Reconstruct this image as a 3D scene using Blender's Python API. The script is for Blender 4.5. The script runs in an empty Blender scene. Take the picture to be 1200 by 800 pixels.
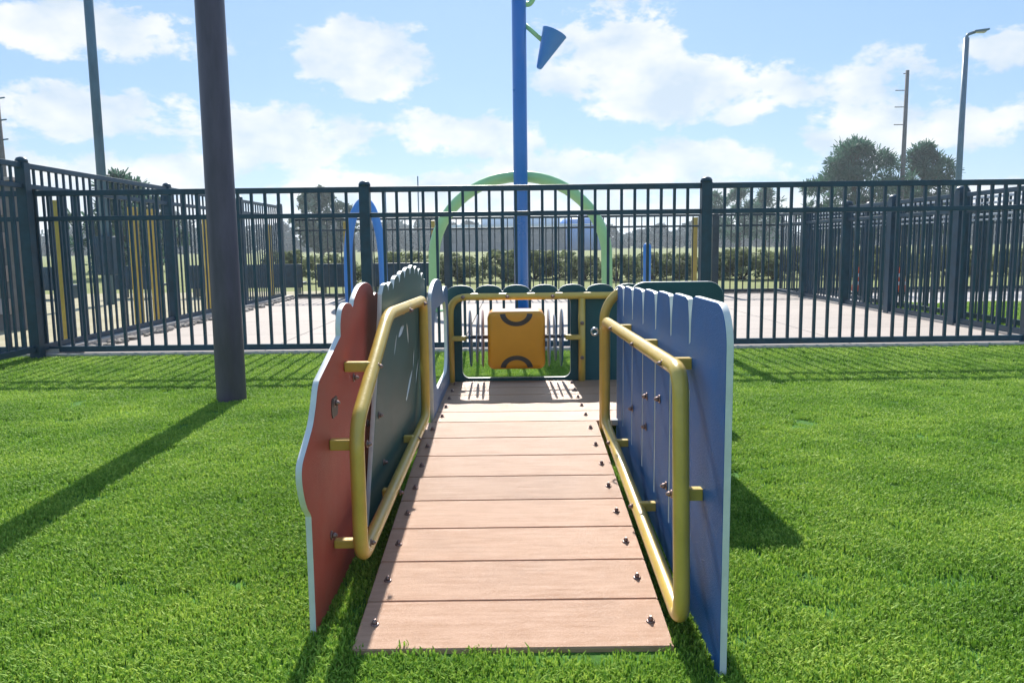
import bpy, bmesh, math, random
from mathutils import Vector, Matrix
random.seed(7)
S = bpy.context.scene
C = S.collection
R = math.radians
PI = math.pi

# ------------------------------------------------------------------ camera
cd = bpy.data.cameras.new("camera"); cam = bpy.data.objects.new("camera", cd); C.objects.link(cam)
cd.sensor_fit = 'HORIZONTAL'; cd.sensor_width = 36.0; cd.lens = 36.0 * 920 / 1200
cd.clip_start = 0.02; cd.clip_end = 3000
_p, _r = R(7.0), .0118
_F = Vector((0, math.cos(_p), -math.sin(_p)))
_u0 = Vector((0, math.sin(_p), math.cos(_p))); _r0 = Vector((1, 0, 0))
_R = math.cos(_r) * _r0 - math.sin(_r) * _u0
_U = math.sin(_r) * _r0 + math.cos(_r) * _u0
m = Matrix.Identity(4)
for i in range(3):
    m[i][0] = _R[i]; m[i][1] = _U[i]; m[i][2] = -_F[i]
m[2][3] = .8
cam.matrix_world = m
S.camera = cam

# ------------------------------------------------------------------ world, sun, exposure
SUN_EL, SUN_AZ = R(39.3), R(-2.0)          # azimuth measured from +Y towards +X
w = bpy.data.worlds.new("World"); S.world = w; w.use_nodes = True
nt = w.node_tree; N = nt.nodes; Lk = nt.links
bg = N['Background']; bg.inputs[1].default_value = .068
sky = N.new('ShaderNodeTexSky'); sky.sky_type = 'NISHITA'; sky.sun_disc = False
sky.sun_elevation = SUN_EL; sky.sun_rotation = SUN_AZ
sky.air_density = 1.0; sky.dust_density = .3; sky.ozone_density = 3.0
def mth(op, a, b=None, c=None, clamp=False):
    n = N.new('ShaderNodeMath'); n.operation = op; n.use_clamp = clamp
    for i, v in enumerate((a, b, c)):
        if v is None: continue
        if isinstance(v, (int, float)): n.inputs[i].default_value = v
        else: Lk.new(v, n.inputs[i])
    return n.outputs[0]
tc = N.new('ShaderNodeTexCoord'); sp = N.new('ShaderNodeSeparateXYZ'); Lk.new(tc.outputs['Generated'], sp.inputs[0])
dx, dy, dz = sp.outputs
az = mth('ARCTAN2', dx, dy)
el = mth('ARCSINE', dz)
def noise(scale, detail, vec, rough=.55, dist=0.0):
    n = N.new('ShaderNodeTexNoise'); n.inputs['Scale'].default_value = scale
    n.inputs['Detail'].default_value = detail; n.inputs['Roughness'].default_value = rough
    n.inputs['Distortion'].default_value = dist
    Lk.new(vec, n.inputs['Vector']); return n.outputs[0]
cmb = N.new('ShaderNodeCombineXYZ'); Lk.new(az, cmb.inputs[0]); Lk.new(mth('MULTIPLY', el, 1.7), cmb.inputs[1])
n1 = noise(8.5, 11, cmb.outputs[0], .6, .25)
n2 = noise(26.0, 6, cmb.outputs[0], .6, .2)
nn = mth('ADD', mth('MULTIPLY', mth('SUBTRACT', n1, .5), 4.4), mth('MULTIPLY', mth('SUBTRACT', n2, .5), 2.0))
# cumulus clouds of this sky: azimuth, elevation, half width, half height (degrees), weight
clouds = [(-10.5, 12.6, 5.2, 2.7, 1.0), (7.0, 12.6, 5.5, 3.6, 1.05), (13.0, 10.2, 8.5, 2.3, 1.0), (-26, 13.2, 8.5, 1.9, .8),
          (-28, 8.4, 9.5, 2.1, .85), (-15.5, 7.6, 7.5, 2.3, .9), (-3, 7.6, 7.5, 1.9, .9), (-26, 4.9, 14, 1.5, .85),
          (8, 5.2, 13, 2.0, 1.0), (-8, 4.0, 16, 1.5, .9), (24, 16.8, 7.5, 1.4, .7), (25.5, 10.2, 5.5, 2.2, .75), (31.5, 11.2, 3.6, 1.5, .6),
          (27, 6.8, 10, 2.2, .85), (-37, 16, 3.5, 1.0, .5), (10, 2.0, 50, 2.2, .75), (-30, 1.6, 50, 2.4, .8),
          (-70, 14, 14, 5, .9), (60, 16, 13, 4, .9), (120, 22, 20, 6, .9), (-130, 25, 22, 7, .9), (175, 14, 20, 6, .9), (-20, 38, 16, 5, .5), (40, 45, 20, 6, .6), (-90, 50, 25, 8, .8), (100, 55, 25, 8, .8)]
acc = None
for (a, e, wa, we, k) in clouds:
    u = mth('DIVIDE', mth('SUBTRACT', az, R(a)), R(wa)); v = mth('DIVIDE', mth('SUBTRACT', el, R(e)), R(we))
    q = mth('SUBTRACT', k, mth('ADD', mth('MULTIPLY', u, u), mth('MULTIPLY', v, v)))
    acc = q if acc is None else mth('SMOOTH_MAX', acc, q, .25)
acc = mth('MAXIMUM', acc, -1.1)
dens = mth('ADD', acc, nn)
mr = N.new('ShaderNodeMapRange'); mr.interpolation_type = 'SMOOTHSTEP'
mr.inputs[1].default_value = -.08; mr.inputs[2].default_value = .55; mr.inputs[3].default_value = 0; mr.inputs[4].default_value = .93
Lk.new(dens, mr.inputs[0])
cr = N.new('ShaderNodeMapRange'); Lk.new(noise(12, 6, cmb.outputs[0], .5), cr.inputs[0])
cr.inputs[1].default_value = .36; cr.inputs[2].default_value = .62; cr.inputs[3].default_value = 0; cr.inputs[4].default_value = 1
cc = N.new('ShaderNodeMix'); cc.data_type = 'RGBA'; Lk.new(cr.outputs[0], cc.inputs[0])
cc.inputs[6].default_value = (5.5, 6.5, 7.6, 1); cc.inputs[7].default_value = (8.5, 8.55, 8.45, 1)
# the blue sky, Nishita's own gradient tinted through a soft limit so the glow round the sun stays blue
sc = N.new('ShaderNodeMix'); sc.data_type = 'RGBA'; sc.inputs[0].default_value = .62
Lk.new(sky.outputs[0], sc.inputs[6]); sc.inputs[7].default_value = (3.3, 5.4, 8.8, 1)
mx = N.new('ShaderNodeMix'); mx.data_type = 'RGBA'
Lk.new(mr.outputs[0], mx.inputs[0]); Lk.new(sc.outputs[2], mx.inputs[6]); Lk.new(cc.outputs[2], mx.inputs[7])
Lk.new(mx.outputs[2], bg.inputs[0])

sl = bpy.data.lights.new("sun", 'SUN'); sl.energy = 5.0; sl.angle = R(.55); sl.color = (1, .955, .88)
so = bpy.data.objects.new("sun", sl); C.objects.link(so)
sd = Vector((math.sin(SUN_AZ) * math.cos(SUN_EL), math.cos(SUN_AZ) * math.cos(SUN_EL), math.sin(SUN_EL)))
so.rotation_euler = sd.to_track_quat('Z', 'Y').to_euler()
S.view_settings.view_transform = 'Standard'; S.view_settings.look = 'None'; S.view_settings.exposure = 0.82; S.view_settings.gamma = 1
try: S.cycles.max_bounces = 6; S.cycles.transparent_max_bounces = 8
except Exception: pass

# ------------------------------------------------------------------ helpers
def mat(name, col, rough=.6, spec=.5, metal=0, var=.12, scale=8, bump=0, bscale=80, stretch=(1, 1, 1), col2=None, coat=0, objvar=0, trans=0, detail=5, scuff=None):
    m = bpy.data.materials.new(name); m.use_nodes = True
    t = m.node_tree; n = t.nodes; l = t.links; b = n['Principled BSDF']
    b.inputs['Roughness'].default_value = rough; b.inputs['Metallic'].default_value = metal
    b.inputs['Specular IOR Level'].default_value = spec
    if coat: b.inputs['Coat Weight'].default_value = coat; b.inputs['Coat Roughness'].default_value = .2
    tc = n.new('ShaderNodeNewGeometry'); mp = n.new('ShaderNodeMapping'); mp.inputs['Scale'].default_value = stretch
    l.new(tc.outputs['Position'], mp.inputs[0])
    no = n.new('ShaderNodeTexNoise'); no.inputs['Scale'].default_value = scale; no.inputs['Detail'].default_value = detail; no.inputs['Roughness'].default_value = .62
    l.new(mp.outputs[0], no.inputs['Vector'])
    ra = n.new('ShaderNodeMapRange'); ra.inputs[1].default_value = .3; ra.inputs[2].default_value = .7
    l.new(no.outputs[0], ra.inputs[0])
    mi = n.new('ShaderNodeMix'); mi.data_type = 'RGBA'; l.new(ra.outputs[0], mi.inputs[0])
    c2 = col2 or tuple(min(1, c * (1 + var)) for c in col); c1 = col if col2 else tuple(c * (1 - var) for c in col)
    mi.inputs[6].default_value = (*c1, 1); mi.inputs[7].default_value = (*c2, 1)
    out = mi.outputs[2]
    if scuff:
        for sc_, st_, (lo, hi), amt in ((3.5, (1, 1, 1), (.52, .74), .55), (34, (1, 6, .8), (.63, .68), 1.0)):
            m2 = n.new('ShaderNodeMapping'); m2.inputs['Scale'].default_value = st_; l.new(tc.outputs['Position'], m2.inputs[0])
            n3 = n.new('ShaderNodeTexNoise'); n3.inputs['Scale'].default_value = sc_; n3.inputs['Detail'].default_value = 8; n3.inputs['Roughness'].default_value = .7
            l.new(m2.outputs[0], n3.inputs['Vector'])
            r3 = n.new('ShaderNodeMapRange'); r3.inputs[1].default_value = lo; r3.inputs[2].default_value = hi; r3.inputs[4].default_value = amt * scuff[3]
            l.new(n3.outputs[0], r3.inputs[0]); x3 = n.new('ShaderNodeMix'); x3.data_type = 'RGBA'
            l.new(r3.outputs[0], x3.inputs[0]); l.new(out, x3.inputs[6]); x3.inputs[7].default_value = (*scuff[:3], 1); out = x3.outputs[2]
    if objvar:
        oi = n.new('ShaderNodeObjectInfo'); hs = n.new('ShaderNodeHueSaturation')
        r2 = n.new('ShaderNodeMapRange'); r2.inputs[3].default_value = 1 - objvar; r2.inputs[4].default_value = 1 + objvar
        l.new(oi.outputs['Random'], r2.inputs[0]); l.new(r2.outputs[0], hs.inputs['Value']); l.new(out, hs.inputs['Color']); out = hs.outputs[0]
    l.new(out, b.inputs['Base Color'])
    rr = n.new('ShaderNodeMapRange'); rr.inputs[3].default_value = max(.05, rough - .1); rr.inputs[4].default_value = min(1, rough + .1)
    l.new(no.outputs[0], rr.inputs[0]); l.new(rr.outputs[0], b.inputs['Roughness'])
    if bump:
        bn = n.new('ShaderNodeTexNoise'); bn.inputs['Scale'].default_value = bscale; bn.inputs['Detail'].default_value = 4
        l.new(mp.outputs[0], bn.inputs['Vector'])
        bu = n.new('ShaderNodeBump'); bu.inputs['Strength'].default_value = bump; bu.inputs['Distance'].default_value = .01
        l.new(bn.outputs[0], bu.inputs['Height']); l.new(bu.outputs[0], b.inputs['Normal'])
    if trans:
        tr = n.new('ShaderNodeBsdfTranslucent'); l.new(out, tr.inputs[0]); ms = n.new('ShaderNodeMixShader'); ms.inputs[0].default_value = trans
        l.new(b.outputs[0], ms.inputs[1]); l.new(tr.outputs[0], ms.inputs[2]); l.new(ms.outputs[0], n['Material Output'].inputs[0])
    return m

M = {}
M['plank'] = mat('recycled plank', (.43, .24, .14), .33, .65, col2=(.54, .325, .21), scale=9, stretch=(1, 9, 9), bump=.35, bscale=160, objvar=.10, scuff=(.22, .15, .11, .45))
M['red'] = mat('red plastic', (.42, .075, .048), .55, .35, var=.14, scale=5, bump=.25, bscale=350, scuff=(.55, .26, .2, .4))
M['teal'] = mat('green plastic', (.045, .12, .11), .5, .4, var=.2, scale=5, bump=.25, bscale=350, scuff=(.16, .22, .2, .4))
M['dteal'] = mat('dark green plastic', (.012, .075, .085), .5, .35, var=.2, scale=5, bump=.2, bscale=350, scuff=(.06, .13, .13, .4))
M['blue'] = mat('blue plastic', (.008, .10, .31), .5, .25, var=.16, scale=5, bump=.3, bscale=350, scuff=(.12, .2, .42, .4))
M['slate'] = mat('slate blue plastic', (.085, .17, .3), .45, .5, var=.15, scale=5, bump=.2, bscale=350, scuff=(.2, .28, .38, .4))
M['core'] = mat('white core edge', (.60, .62, .60), .5, .5, var=.1, scale=20)
M['yellow'] = mat('yellow coated steel', (.62, .42, .075), .33, .5, var=.12, scale=12, coat=.25, bump=.08, bscale=200, scuff=(.33, .27, .14, .5))
M['drum'] = mat('orange yellow plastic', (.68, .275, .012), .4, .4, var=.08, scale=6)
M['ring'] = mat('brown black print', (.05, .038, .03), .5, .4)
M['silver'] = mat('galvanised steel', (.55, .57, .6), .32, .5, metal=.85, var=.12, scale=30)
M['disc'] = mat('grey plastic disc', (.34, .38, .46), .35, .5, var=.1)
M['pinkdisc'] = mat('mauve plastic disc', (.42, .30, .32), .4, .5, var=.1)
M['navydisc'] = mat('navy plastic disc', (.03, .09, .18), .35, .5, var=.1)
M['bolt'] = mat('bolt steel', (.27, .19, .17), .42, .5, metal=.6, var=.3, scale=120)
M['fence'] = mat('fence paint', (.008, .044, .078), .42, .4, var=.3, scale=10)
M['fencefar'] = mat('far fence paint', (.018, .04, .052), .45, .4, var=.3, scale=10)
M['polebrown'] = mat('dark bronze pole', (.075, .058, .095), .4, .45, var=.3, scale=4, stretch=(3, 3, .6))
M['polegrey'] = mat('grey steel pole', (.06, .14, .21), .45, .45, var=.25, scale=6, stretch=(1, 1, .3))
M['wood'] = mat('weathered pole timber', (.15, .14, .14), .9, .2, var=.3, scale=8, stretch=(4, 4, .4))
M['splashblue'] = mat('blue gloss coat', (.003, .155, .5), .3, .5, var=.06, scale=4, coat=.3)
M['splashlight'] = mat('light blue gloss coat', (.035, .22, .62), .35, .5, var=.06, scale=4)
M['splashgreen'] = mat('lime green gloss coat', (.33, .62, .26), .35, .5, var=.06, scale=4, coat=.3)
M['concrete'] = mat('pad concrete', (.36, .31, .275), .8, .3, var=.1, scale=3, bump=.25, bscale=90, objvar=.05)
M['pathc'] = mat('path concrete', (.45, .42, .4), .85, .3, var=.1, scale=3)
M['kerb'] = mat('kerb concrete', (.42, .39, .36), .85, .3, var=.15, scale=20)
M['block'] = mat('pale block', (.42, .36, .34), .85, .2, var=.14, scale=7, bump=.4, bscale=60, objvar=.08)
M['mortar'] = mat('mortar', (.2, .18, .17), .9, .2)
M['earth'] = mat('turf backing', (.06, .15, .025), .95, .1, var=.4, scale=60)
M['field'] = mat('rough field grass', (.13, .16, .05), .95, .1, scale=1.3, col2=(.24, .25, .10), bump=.6, bscale=9, detail=9)
M['sand'] = mat('dry ground', (.30, .27, .17), .95, .1, scale=2.0, col2=(.42, .38, .27), bump=.5, bscale=20, detail=8)
M['road'] = mat('road', (.16, .16, .17), .9, .2, var=.15, scale=2)
M['leaf'] = mat('broad leaf', (.06, .11, .07), .6, .3, var=.4, scale=1.5, trans=.3)
M['pine'] = mat('pine needles', (.055, .13, .085), .65, .3, var=.35, scale=2.5, trans=.4)
M['brush'] = mat('brush leaves', (.16, .19, .085), .7, .2, var=.4, scale=2.5, trans=.45)
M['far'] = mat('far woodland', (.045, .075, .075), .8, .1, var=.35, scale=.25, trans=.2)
M['bark'] = mat('bark', (.07, .055, .045), .9, .2, var=.3, scale=12)
M['orange'] = mat('traffic orange', (.75, .10, .01), .45, .4)
M['whiteband'] = mat('white band', (.75, .76, .78), .4, .4)
M['darkwall'] = mat('dark cladding', (.05, .08, .11), .6, .3, var=.2, scale=.5)
M['palewall'] = mat('pale roof metal', (.52, .6, .68), .5, .4, var=.1, scale=.3)
M['glass'] = mat('dark glass', (.03, .05, .07), .12, .6)
M['litrail'] = mat('pale sunlit-look rail', (.5, .56, .62), .45, .5, var=.1)  # pale colour stands in for sunlit lines along the second fence's upper rails
M['beam'] = mat('dark frame steel', (.04, .05, .05), .5, .4, var=.2)
M['rock'] = mat('rubble stone', (.28, .25, .22), .9, .2, var=.35, scale=25)
M['lens'] = mat('lamp lens', (.5, .5, .5), .3, .5)

def link(name, me, parent=None, mats=None):
    o = bpy.data.objects.new(name, me); C.objects.link(o)
    if mats and me:
        for x in (mats if isinstance(mats, (list, tuple)) else [mats]): me.materials.append(x)
    if parent: o.parent = parent
    return o
def fin(bm, name, mats, parent=None, smooth=False):
    me = bpy.data.meshes.new(name)
    bmesh.ops.recalc_face_normals(bm, faces=bm.faces)
    if smooth:
        for f in bm.faces: f.smooth = True
    bm.to_mesh(me); bm.free()
    if smooth and hasattr(me, 'set_sharp_from_angle'): me.set_sharp_from_angle(angle=R(40))
    return link(name, me, parent, mats)
def tag(o, label=None, cat=None, group=None, kind=None):
    if label: o['label'] = label
    if cat: o['category'] = cat
    if group: o['group'] = group
    if kind: o['kind'] = kind
    return o
def empty(name, loc=(0, 0, 0), label=None, cat=None, group=None):
    o = bpy.data.objects.new(name, None); C.objects.link(o); o.location = loc; o.empty_display_size = .1
    return tag(o, label, cat, group)
def box(bm, x0, x1, y0, y1, z0, z1, bev=0):
    vs = [bm.verts.new(p) for p in ((x0, y0, z0), (x1, y0, z0), (x1, y1, z0), (x0, y1, z0), (x0, y0, z1), (x1, y0, z1), (x1, y1, z1), (x0, y1, z1))]
    fs = [bm.faces.new([vs[i] for i in f]) for f in ((0, 3, 2, 1), (4, 5, 6, 7), (0, 1, 5, 4), (1, 2, 6, 5), (2, 3, 7, 6), (3, 0, 4, 7))]
    if bev:
        es = list({e for f in fs for e in f.edges})
        bmesh.ops.bevel(bm, geom=es, offset=bev, segments=2, affect='EDGES', profile=.5)
    return vs
def boxo(name, x0, x1, y0, y1, z0, z1, mt, parent=None, bev=0):
    bm = bmesh.new(); box(bm, x0, x1, y0, y1, z0, z1, bev); return fin(bm, name, mt, parent)
def tube_bm(bm, pts, rad, seg=12, closed=False, caps=True):
    pts = [Vector(p) for p in pts]; n = len(pts)
    rads = rad if isinstance(rad, (list, tuple)) else [rad] * n
    rings = []; up = None
    for i, p in enumerate(pts):
        if closed: t = (pts[(i + 1) % n] - pts[i - 1]).normalized()
        else: t = (pts[min(i + 1, n - 1)] - pts[max(i - 1, 0)]).normalized()
        if up is None:
            a = Vector((0, 0, 1)) if abs(t.z) < .9 else Vector((1, 0, 0)); up = (a - t * a.dot(t)).normalized()
        else: up = (up - t * up.dot(t)).normalized()
        s = t.cross(up)
        rings.append([bm.verts.new(p + (up * math.cos(2 * PI * k / seg) + s * math.sin(2 * PI * k / seg)) * rads[i]) for k in range(seg)])
    for i in range(n if closed else n - 1):
        a, b = rings[i], rings[(i + 1) % n]
        for k in range(seg):
            f = bm.faces.new((a[k], a[(k + 1) % seg], b[(k + 1) % seg], b[k])); f.smooth = True
    if caps and not closed:
        bm.faces.new(rings[0][::-1]); bm.faces.new(rings[-1])
def tubeo(name, pts, rad, mt, parent=None, seg=12, closed=False):
    bm = bmesh.new(); tube_bm(bm, pts, rad, seg, closed)
    me = bpy.data.meshes.new(name); bmesh.ops.recalc_face_normals(bm, faces=bm.faces); bm.to_mesh(me); bm.free()
    return link(name, me, parent, mt)
def fillet(pts, r, closed=False, n=7):
    pts = [Vector(p) for p in pts]; out = []; L = len(pts)
    for i, p in enumerate(pts):
        if not closed and i in (0, L - 1): out.append(p); continue
        a = pts[i - 1] - p; b = pts[(i + 1) % L] - p
        rr = min(r, a.length * .45, b.length * .45)
        p0 = p + a.normalized() * rr; p1 = p + b.normalized() * rr
        for k in range(n + 1):
            t = k / n; out.append((1 - t) ** 2 * p0 + 2 * t * (1 - t) * p + t * t * p1)
    return out
def lathe_bm(bm, prof, seg=16, mtx=None):
    rings = []
    for (r, z) in prof:
        rings.append([bm.verts.new((max(r, 1e-5) * math.cos(2 * PI * k / seg), max(r, 1e-5) * math.sin(2 * PI * k / seg), z)) for k in range(seg)])
    vs = [v for q in rings for v in q]
    for a, b in zip(rings, rings[1:]):
        for k in range(seg):
            f = bm.faces.new((a[k], a[(k + 1) % seg], b[(k + 1) % seg], b[k])); f.smooth = True
    bm.faces.new(rings[0][::-1]); bm.faces.new(rings[-1])
    if mtx: bmesh.ops.transform(bm, matrix=mtx, verts=vs)
def smooth_path(pts, n=5):
    out = []; L = len(pts); P_ = [Vector((*p, 0)) for p in pts]
    for i in range(L - 1):
        p0 = P_[max(i - 1, 0)]; p1 = P_[i]; p2 = P_[i + 1]; p3 = P_[min(i + 2, L - 1)]
        for k in range(n):
            t = k / n
            q = .5 * ((2 * p1) + (p2 - p0) * t + (2 * p0 - 5 * p1 + 4 * p2 - p3) * t * t + (3 * p1 - p0 - 3 * p2 + p3) * t ** 3)
            out.append((q.x, q.y))
    out.append(tuple(pts[-1])); return out
def rrect(x0, x1, y0, y1, r, n=7):
    out = []
    for cx, cy, a0 in ((x1 - r, y1 - r, 0), (x0 + r, y1 - r, 90), (x0 + r, y0 + r, 180), (x1 - r, y0 + r, 270)):
        for k in range(n + 1):
            a = R(a0 + 90 * k / n); out.append((cx + r * math.cos(a), cy + r * math.sin(a)))
    return out
def panel(name, outline, holes, thick, org, ang, face, parent, edge='core', bev=.0025):
    """sheet standing upright: local s runs along direction ang (from +X), h is up"""
    cu = bpy.data.curves.new(name, 'CURVE'); cu.dimensions = '2D'; cu.fill_mode = 'BOTH'
    cu.extrude = thick / 2 - bev; cu.bevel_depth = bev; cu.bevel_resolution = 1; cu.offset = -bev
    for pts in [outline] + holes:
        sp_ = cu.splines.new('POLY'); sp_.points.add(len(pts) - 1); sp_.use_cyclic_u = True
        for q, p in zip(sp_.points, pts): q.co = (p[0], p[1], 0, 1)
    tmp = bpy.data.objects.new('tmp', cu); C.objects.link(tmp)
    dg = bpy.context.evaluated_depsgraph_get(); me = bpy.data.meshes.new_from_object(tmp.evaluated_get(dg))
    bpy.data.objects.remove(tmp)
    me.materials.clear(); me.materials.append(M[face]); me.materials.append(M[edge])
    for f in me.polygons:
        f.material_index = 0 if abs(f.normal.z) > .92 else 1; f.use_smooth = True
    dx_, dy_ = math.cos(ang), math.sin(ang)
    mm = Matrix(((dx_, 0, dy_, org[0]), (dy_, 0, -dx_, org[1]), (0, 1, 0, 0), (0, 0, 0, 1)))
    me.set_sharp_from_angle(angle=R(32)); me.transform(mm); me.name = name
    return link(name, me, parent)

# shared bolt mesh (washer + hex head + tip), axis +Z
bb = bmesh.new(); lathe_bm(bb, [(.0088, 0), (.0088, .002), (.0062, .0025)], 14); lathe_bm(bb, [(.0055, .0025), (.0055, .0075), (.0035, .0095), (.0028, .012)], 6)
bolt_me = bpy.data.meshes.new('bolt'); bmesh.ops.recalc_face_normals(bb, faces=bb.faces); bb.to_mesh(bolt_me); bb.free(); bolt_me.materials.append(M['bolt'])
def bolt(parent, loc, d=(0, 0, 1), s=1.0):
    o = bpy.data.objects.new('bolt', bolt_me); C.objects.link(o); o.parent = parent; o.location = loc
    o.rotation_euler = Vector(d).to_track_quat('Z', 'Y').to_euler(); o.scale = (s, s, s); return o

# ------------------------------------------------------------------ SETTING: ground sheets
def sheet(name, x0, x1, y0, y1, z, mt, sub=1):
    bm = bmesh.new(); bmesh.ops.create_grid(bm, x_segments=sub, y_segments=sub, size=.5)
    for v in bm.verts: v.co = (x0 + (v.co.x + .5) * (x1 - x0), y0 + (v.co.y + .5) * (y1 - y0), z)
    o = fin(bm, name, mt); o['kind'] = 'structure'; return o
sheet('field', -900, 900, -60, 1500, -.05, M['field'])
sheet('lawn', -13, 13, -8, 5.93, -.012, M['earth'])
sheet('dry_ground', -40, -3.5, 5.93, 15.0, -.030, M['sand'])
sheet('grass_strip', 4.26, 16, 5.93, 10.2, -.020, M['earth'])
sheet('path', 4.3, 40, 10.2, 12.9, -.016, M['pathc'])
pad = sheet('splash_pad', -3.48, 4.2, 5.95, 12.5, -.030, M['mortar'])
# slabs of the pad, each its own piece
sm = bmesh.new(); box(sm, 0, 1, 0, 1, -.03, 0); smm = bpy.data.meshes.new('slab'); sm.to_mesh(smm); sm.free(); smm.materials.append(M['concrete'])
xs = [-3.48 + 7.68 * i / 5 for i in range(6)]; ys = [5.95 + 6.55 * i / 5 for i in range(6)]
for i in range(5):
    for j in range(5):
        o = link('slab', smm, pad); o.location = (xs[i] + .004, ys[j] + .004, .0); o.scale = (xs[1] - xs[0] - .008, ys[1] - ys[0] - .008, 1)
tag(boxo('kerb', -9, 9, 5.915, 5.975, -.03, .018, M['kerb']), kind='structure')
tag(boxo('kerb', -3.66, -3.48, 5.98, 12.55, -.03, .05, M['kerb']), kind='structure')
tag(boxo('kerb', 4.16, 4.26, 5.98, 12.5, -.03, .02, M['kerb']), kind='structure')
tag(boxo('kerb', -3.47, 10, 12.46, 12.58, -.03, .03, M['kerb']), kind='structure')

# ------------------------------------------------------------------ PLAY STRUCTURE
SL = .135 / (2.93 - 1.486)
def rh(y): return max(0.0, (min(y, 2.93) - 1.486)) * SL - .001
play = empty('play_ramp', (0, 1.486, 0), 'low ramp of tan planks between red, green and blue plastic panels with yellow rails', 'play structure')
play.location = (0, 0, 0)
pitch = (2.93 - 1.486) / 8
LX, RX = -.329, .318
def plank(x0, x1, y0, y1, ends=(True, True)):
    bm = bmesh.new(); th = .022; g = .0016
    vs = box(bm, x0, x1, y0 + g, y1 - g, 0, th)
    es = list(bm.edges); bmesh.ops.bevel(bm, geom=es, offset=.0022, segments=2, affect='EDGES')
    for v in bm.verts: v.co.z += rh(v.co.y) - th
    o = fin(bm, 'plank', M['plank'], play)
    nrm = (0, -SL if y1 < 2.94 else 0, 1)
    for sx, e in ((x0 + .032, ends[0]), (x1 - .032, ends[1])):
        if e: bolt(o, (sx, (y0 + y1) / 2, rh((y0 + y1) / 2)), nrm, 1.05)
    return o
for i in range(8): plank(LX, RX, 1.486 + i * pitch, 1.486 + (i + 1) * pitch)
for i in range(5): plank(LX + .02, .80, 2.93 + i * .18, 2.93 + (i + 1) * .18, (True, False))
for i in range(5):
    y = 2.93 + (i + .5) * .18; bolt([o for o in play.children if o.name.startswith('plank')][8 + i], (RX - .032, y, rh(y)), (0, 0, 1), 1.05)
# stringers under the planks
for sx in (-.27, .26):
    bm = bmesh.new(); vs = box(bm, sx - .02, sx + .02, 1.62, 3.82, 0, 1)
    for v in vs: v.co.z = (rh(v.co.y) - .023) if v.co.z > .5 else max(rh(v.co.y) - .075, -.01)
    fin(bm, 'stringer', M['beam'], play)
for sx, y in ((-.30, 2.96), (-.30, 3.78), (.78, 3.78), (.78, 2.96), (.3, 3.3)):
    boxo('leg', sx - .02, sx + .02, y - .02, y + .02, -.02, .112, M['beam'], play)

# red wavy panel
redo = [(1.558, -.01), (1.560, .12), (1.560, .235), (1.556, .255), (1.532, .278), (1.512, .312), (1.503, .345), (1.512, .375), (1.56, .405), (1.603, .432), (1.632, .465), (1.655, .50), (1.672, .515)]
redtop = [(1.90, .585), (1.903, .615), (1.925, .646), (1.97, .660), (2.03, .655), (2.06, .645), (2.085, .665), (2.15, .690), (2.23, .699), (2.31, .692), (2.36, .672), (2.385, .655), (2.42, .660), (2.46, .645), (2.485, .61)]
out = smooth_path(redo, 4) + smooth_path(redtop, 4) + [(2.49, .3), (2.49, -.01)]
rp = panel('side_panel', out, [], .014, (-.4235, 0), R(90), 'red', play); rp['label'] = 'wavy red side panel with a pale cut edge'
for (y, h) in ((1.80, .44), (2.03, .46), (1.72, .15), (2.2, .3)): bolt(rp, (-.4165, y, h), (1, 0, 0), 1.2)
# cut-out creature shape on the red panel (small dark slot)
slot = panel('slot', [(1.80 + .032 * math.cos(a), .43 + .032 * math.sin(a) * (1 + .3 * math.cos(2 * a))) for a in [2 * PI * k / 20 for k in range(20)]], [], .004, (-.4165, 0), R(90), 'ring', rp, 'ring', .0005)

# green leafy-tree panel
A = Vector((-.396, 2.10)); B = Vector((-.352, 3.04)); gang = math.atan2(B.y - A.y, B.x - A.x)
top = [(.075, .35), (.135, .60), (.14, .665), (.165, .690), (.20, .694), (.222, .68)]
cs = [(.23, .30, .706), (.315, .40, .722), (.41, .49, .733), (.50, .59, .742), (.60, .68, .747), (.69, .76, .741), (.77, .83, .730), (.84, .90, .712)]
for (a, b, h) in cs:
    d = .02; h -= .018
    top += [(a, h - d)] + [(a + (b - a) * (.5 - .5 * math.cos(PI * k / 6)), h - d + d * math.sin(PI * k / 6) + .006) for k in range(1, 6)] + [(b, h - d)]
top += [(.92, .675), (.935, .6)]
def leaf(cx, cy, l, wd, a, n=6):
    pts = []
    for k in range(n + 1): t = k / n; pts.append((l * (t - .5), wd * math.sin(PI * t) ** .8))
    for k in range(1, n): t = 1 - k / n; pts.append((l * (t - .5), -wd * .6 * math.sin(PI * t)))
    return [(cx + x * math.cos(a) - y * math.sin(a), cy + x * math.sin(a) + y * math.cos(a)) for x, y in pts]
holes = [leaf(.355, .492, .075, .010, R(58)), leaf(.45, .524, .10, .015, R(15)), leaf(.565, .505, .085, .012, R(-60)), leaf(.70, .40, .07, .008, R(80)), leaf(.62, .315, .15, .016, R(38)), leaf(.78, .34, .10, .010, R(60))]
gp = panel('side_panel', [(0, .03)] + top + [(.935, .03)], holes, (.014), A, gang, 'teal', play); gp.data.transform(Matrix.Translation((-.016, 0, 0)) @ Matrix(((1, 0, .045, 0), (0, 1, 0, 0), (0, 0, 1, 0), (0, 0, 0, 1)))); gp['label'] = 'green tree-shaped side panel with leaf cut-outs'
for (s, h) in ((.12, .32), (.2, .16), (.72, .6), (.4, .6)):
    q = A + (B - A) * s; bolt(gp, (q.x + .0075 - .016 + .045 * h, q.y, h), (1, 0, 0), 1.1)
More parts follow.
